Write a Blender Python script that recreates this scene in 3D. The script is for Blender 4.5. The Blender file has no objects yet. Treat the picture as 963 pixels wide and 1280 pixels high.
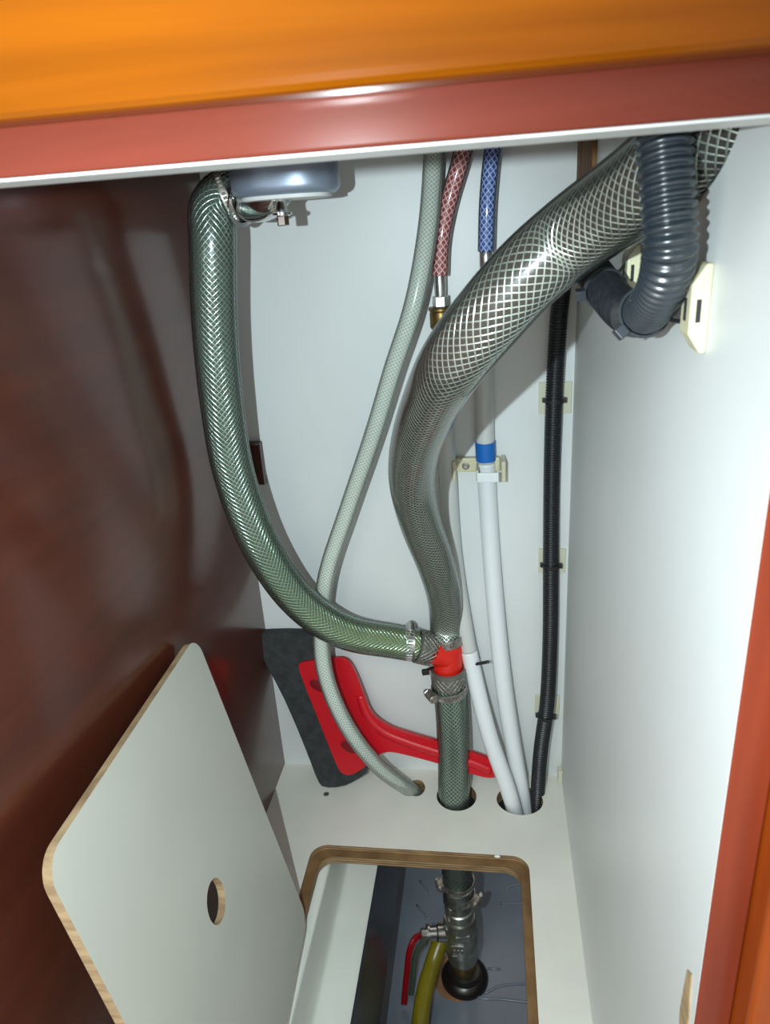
import bpy, math, random
import numpy as np
from mathutils import Vector, Matrix, geometry
random.seed(4)
C = bpy.context.scene.collection
PI = math.pi

# ---------------------------------------------------------------- camera, world, lights, exposure
CAM_RIGHT = Vector((0.9890796279790459, 0.13262604717214765, -0.06427924337080587))
CAM_UP = Vector((0.009599515774190562, 0.3772417141255333, 0.926065083253078))
CAM_FWD = Vector((-0.14706916336789674, 0.9165691576390298, -0.37184894843356253))
CAM_POS = Vector((0.3241, -0.8662, 0.7726))
cd = bpy.data.cameras.new('camera')
cd.sensor_fit = 'HORIZONTAL'; cd.sensor_width = 36; cd.lens = 905.1 / 963 * 36
cd.clip_start = .01
cd.dof.use_dof = True; cd.dof.focus_distance = .80; cd.dof.aperture_fstop = 24
cam = bpy.data.objects.new('camera', cd); C.objects.link(cam)
cam.matrix_world = Matrix.Translation(CAM_POS) @ Matrix((CAM_RIGHT, CAM_UP, -CAM_FWD)).transposed().to_4x4()
bpy.context.scene.camera = cam
sc = bpy.context.scene
sc.view_settings.view_transform = 'Standard'; sc.view_settings.look = 'None'
sc.view_settings.gamma = 1; sc.view_settings.exposure = 0.31; sc.view_settings.use_curve_mapping = False
sc.cycles.max_bounces = 10; sc.cycles.transparent_max_bounces = 16; sc.cycles.diffuse_bounces = 6

wd = bpy.data.worlds.new('room'); sc.world = wd; wd.use_nodes = True
bg = wd.node_tree.nodes['Background']; bg.inputs[0].default_value = (.80, .74, .68, 1); bg.inputs[1].default_value = .78

# phone flash beside the lens
fl = bpy.data.lights.new('camera_flash', 'SPOT'); fl.energy = 17; fl.color = (.83, .98, 1.02)
fl.spot_size = math.radians(125); fl.spot_blend = 1.0; fl.shadow_soft_size = .004
fo = bpy.data.objects.new('camera_flash', fl); C.objects.link(fo)
fo.location = CAM_POS - CAM_RIGHT * .088 - CAM_UP * .004 - CAM_FWD * .01
fo.rotation_euler = (CAM_FWD - CAM_UP * .16).to_track_quat('-Z', 'Y').to_euler()
# added area light behind the camera, lifts the fill inside the locker
rl = bpy.data.lights.new('fill_light', 'AREA'); rl.energy = 5; rl.size = .5; rl.color = (1, .93, .85)
ro = bpy.data.objects.new('fill_light', rl); C.objects.link(ro); ro.location = (-.1, -1.7, 1.55)
ro.rotation_euler = (Vector((.2, 0, .3)) - ro.location).to_track_quat('-Z', 'Y').to_euler()

# ---------------------------------------------------------------- materials
def srgb(r, g, b):
    f = lambda c: c / 255 / 12.92 if c / 255 <= .04045 else ((c / 255 + .055) / 1.055) ** 2.4
    return (f(r), f(g), f(b), 1)
def mat(name, col, rough=.5, metal=0, coat=0, spec=.5, bump=0, bscale=200, vary=0, vscale=8, trans=0, sub=0):
    m = bpy.data.materials.new(name); m.use_nodes = True; nt = m.node_tree; N = nt.nodes; L = nt.links
    p = N['Principled BSDF']; p.inputs['Base Color'].default_value = col
    p.inputs['Roughness'].default_value = rough; p.inputs['Metallic'].default_value = metal
    p.inputs['Coat Weight'].default_value = coat; p.inputs['Coat Roughness'].default_value = .08
    p.inputs['Specular IOR Level'].default_value = spec
    tc = N.new('ShaderNodeTexCoord')
    if vary:
        n = N.new('ShaderNodeTexNoise'); n.inputs['Scale'].default_value = vscale; n.inputs['Detail'].default_value = 6
        L.new(tc.outputs['Object'], n.inputs['Vector'])
        r = N.new('ShaderNodeValToRGB'); r.color_ramp.elements[0].position = .35; r.color_ramp.elements[1].position = .65
        r.color_ramp.elements[0].color = tuple(c * (1 - vary) for c in col[:3]) + (1,)
        r.color_ramp.elements[1].color = tuple(min(1, c * (1 + vary * .5)) for c in col[:3]) + (1,)
        L.new(n.outputs['Fac'], r.inputs[0]); L.new(r.outputs[0], p.inputs['Base Color'])
    if bump:
        n = N.new('ShaderNodeTexNoise'); n.inputs['Scale'].default_value = bscale; n.inputs['Detail'].default_value = 4
        L.new(tc.outputs['Object'], n.inputs['Vector'])
        b = N.new('ShaderNodeBump'); b.inputs['Strength'].default_value = bump; b.inputs['Distance'].default_value = .001
        L.new(n.outputs['Fac'], b.inputs['Height']); L.new(b.outputs[0], p.inputs['Normal'])
    return m
def wood(name, c0, c1, axis, rough=.3, coat=.6, scale=1.0, coatr=.12):
    m = mat(name, c0, rough, coat=coat); nt = m.node_tree; N = nt.nodes; L = nt.links; p = N['Principled BSDF']
    p.inputs['Coat Roughness'].default_value = coatr
    tc = N.new('ShaderNodeTexCoord'); mp = N.new('ShaderNodeMapping')
    s = [60 * scale] * 3; s[axis] = 4 * scale; mp.inputs['Scale'].default_value = s; p.inputs['Specular IOR Level'].default_value = .22
    n = N.new('ShaderNodeTexNoise'); n.inputs['Scale'].default_value = 1; n.inputs['Detail'].default_value = 8; n.inputs['Distortion'].default_value = .6
    L.new(tc.outputs['Object'], mp.inputs[0]); L.new(mp.outputs[0], n.inputs['Vector'])
    r = N.new('ShaderNodeValToRGB'); r.color_ramp.elements[0].position = .3; r.color_ramp.elements[1].position = .7
    r.color_ramp.elements[0].color = c0; r.color_ramp.elements[1].color = c1
    L.new(n.outputs['Fac'], r.inputs[0])
    n2 = N.new('ShaderNodeTexNoise'); n2.inputs['Scale'].default_value = 5; L.new(tc.outputs['Object'], n2.inputs['Vector'])
    mx = N.new('ShaderNodeMix'); mx.data_type = 'RGBA'; mx.blend_type = 'MULTIPLY'; mx.inputs[0].default_value = .35
    L.new(r.outputs[0], mx.inputs[6]); L.new(n2.outputs['Color'], mx.inputs[7])
    g = N.new('ShaderNodeRGBToBW'); L.new(n2.outputs['Color'], g.inputs[0]); L.new(g.outputs[0], mx.inputs[7])
    L.new(mx.outputs[2], p.inputs['Base Color'])
    return m
def ply(name):      # bare plywood edge: laminations run in horizontal layers
    m = mat(name, srgb(170, 140, 100), .7); nt = m.node_tree; N = nt.nodes; L = nt.links; p = N['Principled BSDF']
    tc = N.new('ShaderNodeTexCoord')
    n = N.new('ShaderNodeTexNoise'); n.inputs['Scale'].default_value = 130; n.inputs['Detail'].default_value = 6
    mp = N.new('ShaderNodeMapping'); mp.inputs['Scale'].default_value = (.25, .25, 1.5)
    L.new(tc.outputs['Object'], mp.inputs[0]); L.new(mp.outputs[0], n.inputs['Vector'])
    r = N.new('ShaderNodeValToRGB'); r.color_ramp.elements[0].position = .35; r.color_ramp.elements[1].position = .65
    r.color_ramp.elements[0].color = srgb(142, 118, 88); r.color_ramp.elements[1].color = srgb(180, 156, 120)
    L.new(n.outputs['Fac'], r.inputs[0]); L.new(r.outputs[0], p.inputs['Base Color'])
    return m
def ply_layers(name):
    m = ply(name); nt = m.node_tree; N = nt.nodes; L = nt.links; p = N['Principled BSDF']
    src = p.inputs['Base Color'].links[0].from_socket; tc = N.new('ShaderNodeTexCoord'); sx = N.new('ShaderNodeSeparateXYZ'); L.new(tc.outputs['Object'], sx.inputs[0])
    a = N.new('ShaderNodeMath'); a.operation = 'MULTIPLY'; a.inputs[1].default_value = 2 * PI / .0036; L.new(sx.outputs[2], a.inputs[0])
    b = N.new('ShaderNodeMath'); b.operation = 'SINE'; L.new(a.outputs[0], b.inputs[0])
    r = N.new('ShaderNodeValToRGB'); r.color_ramp.elements[0].position = .0; r.color_ramp.elements[1].position = .35
    r.color_ramp.elements[0].color = (.52, .40, .28, 1); r.color_ramp.elements[1].color = (1, 1, 1, 1); L.new(b.outputs[0], r.inputs[0])
    x = N.new('ShaderNodeMix'); x.data_type = 'RGBA'; x.blend_type = 'MULTIPLY'; x.inputs[0].default_value = 1
    L.new(src, x.inputs[6]); L.new(r.outputs[0], x.inputs[7]); L.new(x.outputs[2], p.inputs['Base Color'])
    return m
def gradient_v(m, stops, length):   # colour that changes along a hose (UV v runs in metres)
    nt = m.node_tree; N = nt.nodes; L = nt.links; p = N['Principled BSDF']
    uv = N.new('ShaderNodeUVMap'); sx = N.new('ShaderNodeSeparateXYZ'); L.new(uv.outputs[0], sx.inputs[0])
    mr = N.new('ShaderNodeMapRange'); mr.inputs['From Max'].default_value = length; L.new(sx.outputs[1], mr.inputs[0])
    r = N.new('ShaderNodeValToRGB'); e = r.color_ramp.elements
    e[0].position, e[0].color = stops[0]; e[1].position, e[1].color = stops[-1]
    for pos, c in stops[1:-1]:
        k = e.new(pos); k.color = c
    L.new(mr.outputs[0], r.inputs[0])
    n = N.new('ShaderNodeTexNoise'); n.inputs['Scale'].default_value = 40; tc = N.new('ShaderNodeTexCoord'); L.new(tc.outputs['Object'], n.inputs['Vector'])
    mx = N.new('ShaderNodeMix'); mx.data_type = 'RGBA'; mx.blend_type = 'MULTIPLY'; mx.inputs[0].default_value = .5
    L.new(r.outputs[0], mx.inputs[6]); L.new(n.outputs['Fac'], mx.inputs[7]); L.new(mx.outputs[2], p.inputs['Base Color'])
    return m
def sleeve(name, tint=(.96, .97, .96, 1), milky=0.0, col=(.7, .75, .7, 1), rough=.06):   # clear flexible plastic
    m = bpy.data.materials.new(name); m.use_nodes = True; nt = m.node_tree; N = nt.nodes; L = nt.links
    N.remove(N['Principled BSDF']); out = N['Material Output']
    t = N.new('ShaderNodeBsdfTransparent'); t.inputs[0].default_value = tint
    d = N.new('ShaderNodeBsdfDiffuse'); d.inputs[0].default_value = col
    g = N.new('ShaderNodeBsdfGlossy'); g.inputs['Roughness'].default_value = rough
    f = N.new('ShaderNodeFresnel'); f.inputs[0].default_value = 1.3
    a1 = N.new('ShaderNodeMixShader'); a1.inputs[0].default_value = milky; L.new(t.outputs[0], a1.inputs[1]); L.new(d.outputs[0], a1.inputs[2])
    a2 = N.new('ShaderNodeMixShader'); L.new(f.outputs[0], a2.inputs[0]); L.new(a1.outputs[0], a2.inputs[1]); L.new(g.outputs[0], a2.inputs[2])
    L.new(a2.outputs[0], out.inputs[0])
    return m

M = {}
M['white_panel'] = mat('white_panel', (.70, .735, .73, 1), .38, vary=.03, vscale=6)
M['white_floor'] = mat('white_floor', (.74, .73, .66, 1), .42, vary=.06, vscale=9)
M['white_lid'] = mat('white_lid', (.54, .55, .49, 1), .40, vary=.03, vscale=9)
M['ply'] = ply('plywood_edge'); M['ply_layers'] = ply_layers('plywood_layers')
M['mahogany'] = wood('mahogany_panel', srgb(74, 30, 18), srgb(92, 42, 26), 1, .30, .6, .5, .15)
M['varnish'] = wood('orange_varnished_wood', srgb(112, 56, 1), srgb(144, 76, 3), 0, .16, 0, .8, .07)
M['red_wood'] = wood('red_wood_lip', srgb(98, 42, 30), srgb(116, 53, 41), 0, .18, 0, .8, .1)
M['varnish_v'] = wood('orange_varnished_stile', srgb(140, 58, 8), srgb(166, 76, 14), 2, .25, .1, .8)
M['red_wood_v'] = wood('red_wood_stile', srgb(122, 48, 28), srgb(146, 62, 38), 2, .3, .1, .8)
M['batten'] = wood('brown_batten', srgb(84, 52, 30), srgb(150, 110, 70), 2, .7, 0, 1.5)
M['dark_wood'] = wood('dark_wood_block', srgb(60, 26, 20), srgb(82, 38, 28), 2, .4, .3, 1)
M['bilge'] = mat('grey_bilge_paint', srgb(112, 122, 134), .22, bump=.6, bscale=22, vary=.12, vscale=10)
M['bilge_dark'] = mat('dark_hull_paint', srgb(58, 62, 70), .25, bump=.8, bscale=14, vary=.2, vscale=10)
M['gelcoat'] = mat('white_gelcoat', (.72, .76, .70, 1), .35, vary=.05, vscale=12)
M['rust'] = mat('rust_stain', srgb(150, 112, 78), .6, vary=.3, vscale=40)
M['braid'] = mat('braid_thread', (.90, .98, .92, 1), .24, .9)
M['braid_green'] = mat('braid_thread_green', (.56, .72, .64, 1), .22, .95)
M['sleeve'] = sleeve('clear_hose_wall', milky=.04, rough=.09)
M['milky'] = sleeve('milky_hose_wall', (.95, .96, .94, 1), .22, (.66, .71, .67, 1), .2)
M['pale_core'] = mat('pale_core', srgb(168, 176, 164), .5)
M['pale_braid'] = mat('pale_braid', srgb(232, 240, 236), .3)
M['red_core'] = mat('red_core', srgb(150, 62, 66), .4)
M['red_braid'] = mat('red_braid', srgb(240, 190, 190), .3)
M['blue_core'] = mat('blue_core', srgb(44, 76, 160), .4)
M['blue_braid'] = mat('blue_braid', srgb(176, 196, 240), .3)
M['steel'] = mat('steel', (.62, .62, .60, 1), .28, 1, vary=.15, vscale=200)
M['dull_steel'] = mat('dull_steel', (.40, .38, .35, 1), .42, .85, vary=.35, vscale=150)
M['chrome'] = mat('chrome', (.75, .76, .76, 1), .12, 1)
M['brass'] = mat('brass', srgb(128, 104, 62), .38, .8, vary=.35, vscale=140)
M['verdigris'] = mat('verdigris_fitting', srgb(70, 104, 116), .5, .3, vary=.3, vscale=150)
M['valve'] = mat('valve_nickel', (.36, .37, .33, 1), .34, .85, vary=.35, vscale=70)
M['bluegrey'] = mat('blue_grey_metallic', srgb(148, 160, 178), .38, .5)
M['black_rib'] = mat('black_conduit', (.012, .013, .016, 1), .35)
M['grey_rib'] = mat('dark_grey_corrugated', srgb(38, 46, 53), .27, spec=.8)
M['dust_rib'] = mat('dusty_black_corrugated', srgb(34, 38, 43), .38, vary=.5, vscale=260)
M['tie'] = mat('black_cable_tie', (.015, .016, .018, 1), .4)
M['tie_grey'] = mat('slate_cable_tie', srgb(44, 50, 57), .4)
M['cream'] = mat('cream_plastic', srgb(208, 204, 172), .42, vary=.1, vscale=60)
M['mount'] = mat('clear_cream_mount', srgb(206, 206, 184), .4)
M['white_pipe'] = mat('white_pipe', (.78, .82, .84, 1), .3)
M['grey_pipe'] = mat('translucent_grey_pipe', (.58, .60, .58, 1), .3)
M['blue_tape'] = mat('blue_tape', srgb(24, 104, 186), .4)
M['red_plastic'] = mat('red_plastic', srgb(196, 20, 34), .32)
M['dark_red'] = mat('dark_red_recess', srgb(120, 14, 24), .4)
M['red_tee'] = mat('red_tee', srgb(214, 36, 24), .35)
M['grey_tee'] = mat('grey_tee', srgb(112, 112, 104), .4, .3)
M['foam'] = mat('charcoal_foam', srgb(48, 51, 52), .85, bump=1, bscale=300, vary=.35, vscale=90)
M['lever_red'] = mat('red_vinyl', srgb(140, 8, 20), .25)
M['lever_green'] = mat('green_grey_vinyl', srgb(72, 84, 72), .35)
M['yellow'] = mat('yellow_hose', srgb(128, 118, 24), .3, vary=.2, vscale=30)
M['black_gloss'] = mat('black_flange', (.012, .010, .009, 1), .3)
M['gasket'] = mat('white_gasket', (.7, .72, .70, 1), .5)
M['dark'] = mat('dark_hole', (.02, .02, .02, 1), .8)
M['sealant'] = mat('white_sealant', (.8, .8, .78, 1), .5)

# ---------------------------------------------------------------- mesh helpers
WLOC = {}
class MB:
    def __init__(s): s.v = []; s.f = []; s.m = []; s.uv = []
    def add(s, v, f, mi=0, uv=None):
        o = len(s.v); s.v += [tuple(map(float, p)) for p in v]; s.f += [tuple(i + o for i in q) for q in f]; s.m += [mi] * len(f)
        s.uv += uv if uv is not None else [(0., 0.)] * len(v)
        return s
def ob(name, mb, mats, parent=None, smooth=False, base=None, auto=None, bevel=0):
    me = bpy.data.meshes.new(name)
    b = WLOC[parent.name] if parent else Vector(base if base is not None else (0, 0, 0))
    me.from_pydata([(x - b.x, y - b.y, z - b.z) for x, y, z in mb.v], [], mb.f)
    if not isinstance(mats, (list, tuple)): mats = [mats]
    for m in mats: me.materials.append(M[m])
    me.polygons.foreach_set('material_index', mb.m)
    if any(u != (0., 0.) for u in mb.uv[:200]):
        ul = me.uv_layers.new(name='UVMap'); li = np.zeros(len(me.loops), dtype=np.int32); me.loops.foreach_get('vertex_index', li)
        ul.data.foreach_set('uv', np.array(mb.uv, dtype=np.float32)[li].ravel())
    me.update()
    if smooth or auto:
        me.polygons.foreach_set('use_smooth', [True] * len(me.polygons))
        if auto: me.set_sharp_from_angle(angle=math.radians(auto))
    o = bpy.data.objects.new(name, me); C.objects.link(o)
    if parent: o.parent = parent
    else: o.location = b
    WLOC[o.name] = b
    if bevel:
        bv = o.modifiers.new('bevel', 'BEVEL'); bv.width = bevel; bv.segments = 3; bv.limit_method = 'ANGLE'; bv.angle_limit = math.radians(40)
    return o
def thing(name, label, cat, base, group=None):
    o = bpy.data.objects.new(name, None); C.objects.link(o); o.location = base; o.empty_display_size = .02
    WLOC[o.name] = Vector(base); o['label'] = label; o['category'] = cat
    if group: o['group'] = group
    return o
def tag(o, label, cat, group=None):
    o['label'] = label; o['category'] = cat
    if group: o['group'] = group
    return o
def struct(name, mb, mats, parent=None, **k):
    o = ob(name, mb, mats, parent, **k); o['kind'] = 'structure'; return o
BOXF = [(0, 3, 2, 1), (4, 5, 6, 7), (0, 1, 5, 4), (1, 2, 6, 5), (2, 3, 7, 6), (3, 0, 4, 7)]
def box(x0, x1, y0, y1, z0, z1, mb=None, mi=0):
    mb = mb or MB()
    return mb.add([(x0, y0, z0), (x1, y0, z0), (x1, y1, z0), (x0, y1, z0), (x0, y0, z1), (x1, y0, z1), (x1, y1, z1), (x0, y1, z1)], BOXF, mi)
def obox(c, ax, ay, az, sx, sy, sz, mb=None, mi=0):
    mb = mb or MB(); c = Vector(c); v = []
    for k in (-1, 1):
        for i, j in ((-1, -1), (1, -1), (1, 1), (-1, 1)):
            v.append(c + ax * (i * sx / 2) + ay * (j * sy / 2) + az * (k * sz / 2))
    return mb.add(v, BOXF, mi)
def basis(axis, ref=None):
    a = Vector(axis).normalized(); r = Vector(ref) if ref is not None else (Vector((0, 0, 1)) if abs(a.z) < .9 else Vector((1, 0, 0)))
    u = (r - a * r.dot(a)).normalized(); return u, a.cross(u), a
def lathe(prof, center, axis, n=32, mb=None, mi=0, ref=None, cap=True, phase=0, squash=1.0):
    """prof: list of (radius, height along axis)"""
    mb = mb or MB(); u, w, a = basis(axis, ref); c = Vector(center); v = []; f = []
    for r, h in prof:
        for k in range(n):
            t = 2 * PI * k / n + phase
            v.append(c + a * h + u * (r * math.cos(t)) + w * (r * math.sin(t) * squash))
    for i in range(len(prof) - 1):
        for k in range(n):
            k2 = (k + 1) % n; f.append((i * n + k, i * n + k2, (i + 1) * n + k2, (i + 1) * n + k))
    if cap:
        f.append(tuple(reversed(range(n)))); f.append(tuple((len(prof) - 1) * n + k for k in range(n)))
    return mb.add(v, f, mi)
def path(pts, ds=.004):
    P = [np.array(p, float) for p in pts]; P = [2 * P[0] - P[1]] + P + [2 * P[-1] - P[-2]]
    out = []
    for i in range(1, len(P) - 2):
        p0, p1, p2, p3 = P[i - 1:i + 3]
        t0 = 0; t1 = t0 + np.linalg.norm(p1 - p0) ** .5; t2 = t1 + np.linalg.norm(p2 - p1) ** .5; t3 = t2 + np.linalg.norm(p3 - p2) ** .5
        for t in np.linspace(t1, t2, 40, endpoint=False):
            A1 = (t1 - t) / (t1 - t0) * p0 + (t - t0) / (t1 - t0) * p1; A2 = (t2 - t) / (t2 - t1) * p1 + (t - t1) / (t2 - t1) * p2
            A3 = (t3 - t) / (t3 - t2) * p2 + (t - t2) / (t3 - t2) * p3
            B1 = (t2 - t) / (t2 - t0) * A1 + (t - t0) / (t2 - t0) * A2; B2 = (t3 - t) / (t3 - t1) * A2 + (t - t1) / (t3 - t1) * A3
            out.append((t2 - t) / (t2 - t1) * B1 + (t - t1) / (t2 - t1) * B2)
    out.append(P[-2]); out = np.array(out)
    for _ in range(60):                      # relax small kinks
        out[1:-1] = .5 * out[1:-1] + .25 * (out[2:] + out[:-2])
    s = np.concatenate([[0], np.cumsum(np.linalg.norm(np.diff(out, axis=0), axis=1))]); L = s[-1]
    n = max(3, int(round(L / ds)) + 1); q = np.linspace(0, L, n)
    Q = np.stack([np.interp(q, s, out[:, i]) for i in range(3)], 1)
    T = np.gradient(Q, axis=0); T /= np.linalg.norm(T, axis=1)[:, None]
    U = np.zeros_like(Q); r = np.array([0, 1., 0]) if abs(T[0][1]) < .9 else np.array([1., 0, 0])
    u = r - T[0] * (r @ T[0]); U[0] = u / np.linalg.norm(u)
    for i in range(1, n):
        u = U[i - 1] - T[i] * (U[i - 1] @ T[i]); U[i] = u / np.linalg.norm(u)
    W = np.cross(T, U)
    return q, Q, T, U, W
def tube(pts, r, seg=28, ds=.004, cap=True, rf=None, mb=None, mi=0, pth=None):
    mb = mb or MB(); s, Q, T, U, W = pth or path(pts, ds); n = len(s)
    R = np.array([(rf(x) if rf else r) for x in s]); th = np.linspace(0, 2 * PI, seg, endpoint=False)
    V = Q[:, None] + R[:, None, None] * (np.cos(th)[None, :, None] * U[:, None] + np.sin(th)[None, :, None] * W[:, None])
    idx = np.arange(n * seg).reshape(n, seg); nx = np.roll(idx, -1, 1)
    F = np.stack([idx[:-1], nx[:-1], nx[1:], idx[1:]], -1).reshape(-1, 4)
    uv = [(k / seg + 1e-4, float(x) + 1e-4) for x in s for k in range(seg)]
    f = [tuple(q) for q in F.tolist()]
    if cap: f += [tuple(reversed(range(seg))), tuple(range((n - 1) * seg, n * seg))]
    return mb.add(V.reshape(-1, 3).tolist(), f, mi, uv)
def braid(pts, r, nstr=22, ang=45, w=.0011, h=.0004, ds=.0022, s0=0, s1=None):
    """helical reinforcing threads, nstr each way, each a thin three-sided bar"""
    mb = MB(); s, Q, T, U, W = path(pts, ds)
    k = math.tan(math.radians(ang)) / r
    for sgn in (1, -1):
        for j in range(nstr):
            th = sgn * k * s + 2 * PI * j / nstr
            N = np.cos(th)[:, None] * U + np.sin(th)[:, None] * W; Tn = -np.sin(th)[:, None] * U + np.cos(th)[:, None] * W
            D = T * math.cos(math.radians(ang)) + sgn * Tn * math.sin(math.radians(ang)); S = np.cross(N, D)
            rr = r + (0 if sgn > 0 else h * .4)
            A = Q + N * rr + S * (w / 2); B = Q + N * (rr + h); Cc = Q + N * rr - S * (w / 2)
            V = np.stack([A, B, Cc], 1).reshape(-1, 3); n = len(s); i = np.arange(n - 1) * 3
            F = np.concatenate([np.stack([i + a, i + b, i + b + 3, i + a + 3], 1) for a, b in ((0, 1), (1, 2))])
            mb.add(V.tolist(), F.tolist())
    return mb
def tess_plate(loops, fn, w0, w1, mi_face=0, mi_side=1, mb=None):
    """plate with holes: loops of 2D points (first = outline), fn(u, v, w) -> world point"""
    mb = mb or MB(); pts = [p for l in loops for p in l]
    tris = geometry.tessellate_polygon([[Vector((p[0], p[1], 0)) for p in l] for l in loops]); n = len(pts)
    v = [fn(p[0], p[1], w1) for p in pts]; mb.add(v, [tuple(t) for t in tris], mi_face)
    v = [fn(p[0], p[1], w0) for p in pts]; mb.add(v, [tuple(reversed(t)) for t in tris], mi_face)
    for l in loops:
        m = len(l); v = [fn(p[0], p[1], w0) for p in l] + [fn(p[0], p[1], w1) for p in l]
        mb.add(v, [(k, (k + 1) % m, m + (k + 1) % m, m + k) for k in range(m)], mi_side)
    return mb
def rrect(x0, x1, y0, y1, r, n=8):
    o = []
    for cx, cy, a in ((x1 - r, y1 - r, 0), (x0 + r, y1 - r, 90), (x0 + r, y0 + r, 180), (x1 - r, y0 + r, 270)):
        for k in range(n + 1):
            t = math.radians(a + 90 * k / n); o.append((cx + r * math.cos(t), cy + r * math.sin(t)))
    return o
def ell(cx, cy, a, b, n=40): return [(cx + a * math.cos(2 * PI * k / n), cy + b * math.sin(2 * PI * k / n)) for k in range(n)]
def smooth2(p, it=2):       # Chaikin corner cutting of a closed outline
    for _ in range(it):
        q = []
        for i in range(len(p)):
            a, b = Vector(p[i]), Vector(p[(i + 1) % len(p)]); q += [tuple(a * .75 + b * .25), tuple(a * .25 + b * .75)]
        p = q
    return p

# ---------------------------------------------------------------- the locker: walls, floor, ceiling
WX, DY = .42, -.613
RH = .0231
H2 = [(0.4107, -0.4745, 0.7894), (0.3984, -0.4504, 0.7785), (0.3845, -0.4263, 0.7681), (0.3669, -0.4083, 0.755), (0.3448, -0.405, 0.7369), (0.3228, -0.3994, 0.7135), (0.3014, -0.3811, 0.6863), (0.2794, -0.3203, 0.6434), (0.2546, -0.2356, 0.5794), (0.2432, -0.1782, 0.5239), (0.2442, -0.1236, 0.4564), (0.2551, -0.0753, 0.3829), (0.2617, -0.0285, 0.3073), (0.2611, -0.0117, 0.2548), (0.262, -0.0194, 0.2356)]
H2 = [(.470, -.575, .826), (.4475, -.536, .815), (.424, -.497, .801)] + [tuple(p) for p in H2]
P_ = path(H2[:6], .001); k_ = int(np.argmin(abs(P_[1][:, 0] - (WX + .006)))); c_, d_ = P_[1][k_], P_[2][k_]
e_ = Vector((d_[1], d_[2])).normalized(); a_ = RH * 1.03 / abs(d_[0]); b_ = RH * 1.03
HOSE_HOLE = [(c_[1] + e_.x * a_ * math.cos(t) - e_.y * b_ * math.sin(t), c_[2] + e_.y * a_ * math.cos(t) + e_.x * b_ * math.sin(t)) for t in [-2 * PI * k / 48 for k in range(48)]]
struct('wall_back', box(-.012, WX + .012, 0, .012, -.02, 1.0), 'white_panel')
struct('wall_left', box(-.012, 0, DY, 0, -.02, 1.0), 'mahogany')
# right wall has an oblique hole where the fat hose goes through
struct('wall_right', tess_plate([[(DY, -.02), (0, -.02), (0, 1.0), (DY, 1.0)], HOSE_HOLE],
       lambda u, v, w: (WX + w, u, v), 0, .012), ['white_panel', 'white_panel'])
struct('ceiling', box(-.012, WX + .012, DY - .03, .012, 1.0, 1.012), 'white_panel')
HOLES = [ell(*(0.2099, -0.0395), .0125, .0165)[::-1], ell(*(0.2688, -0.0516), .0285, .0285)[::-1], ell(*(0.3583, -0.0535), .0325, .028)[::-1]]
OUTER = rrect(.080, .366, -.505, -.152, .022)[::-1]
INNER = rrect(.092, .3555, -.494, -.163, .022)[::-1]
FL = [(0, DY), (WX, DY), (WX, 0), (0, 0)]
fz = lambda u, v, w: (u, v, w)
fl_ = struct('floor', tess_plate([FL, OUTER] + HOLES, fz, -.007, 0), ['white_floor', 'ply_layers'])
struct('hatch_ledge', tess_plate([FL, INNER] + HOLES, fz, -.019, -.0072, 1, 1), ['white_floor', 'ply_layers'], fl_)
# bilge under the floor
struct('bilge_floor', box(.0, .6, -.8, .25, -.372, -.36), 'bilge')
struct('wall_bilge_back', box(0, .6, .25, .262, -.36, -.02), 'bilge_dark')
struct('wall_bilge_right', box(.56, .572, -.8, .25, -.36, -.02), 'bilge')
struct('wall_bilge_front', box(0, .6, -.812, -.8, -.36, -.02), 'bilge')
# moulded white rim of the hull liner beside the hatch
LX0, LX1 = .080, 0.104
LZ = -0.1032
LX2 = 0.1511
prof = smooth2([(LX0, -.021), (LX0, LZ - .008), (LX2 - .004, LZ - .010), (LX2, LZ - .008), (LX2, LZ), (LX1 + .008, LZ), (LX1 + .001, LZ + .006), (LX1, -.030), (LX1 - .002, -.022)], 2)
mb = MB(); n = len(prof); ys = (-.60, -.45, -.30, -.15, .20)
mb.add([(x, y, z) for y in ys for x, z in prof], [(i * n + k, i * n + (k + 1) % n, (i + 1) * n + (k + 1) % n, (i + 1) * n + k) for i in range(len(ys) - 1) for k in range(n)] + [tuple(reversed(range(n))), tuple((len(ys) - 1) * n + k for k in range(n))])
struct('hull_liner_rim', mb, 'gelcoat', auto=40)
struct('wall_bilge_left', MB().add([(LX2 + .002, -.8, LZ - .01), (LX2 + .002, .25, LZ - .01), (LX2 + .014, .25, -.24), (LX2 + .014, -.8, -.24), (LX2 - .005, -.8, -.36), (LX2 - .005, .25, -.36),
       (.0, -.8, LZ - .06), (.0, .25, LZ - .06), (.0, .25, -.36), (.0, -.8, -.36)], [(0, 1, 2, 3), (3, 2, 5, 4), (0, 6, 7, 1), (6, 9, 8, 7), (9, 4, 5, 8), (0, 3, 4, 9, 6), (1, 7, 8, 5, 2)]), 'bilge_dark')
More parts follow.
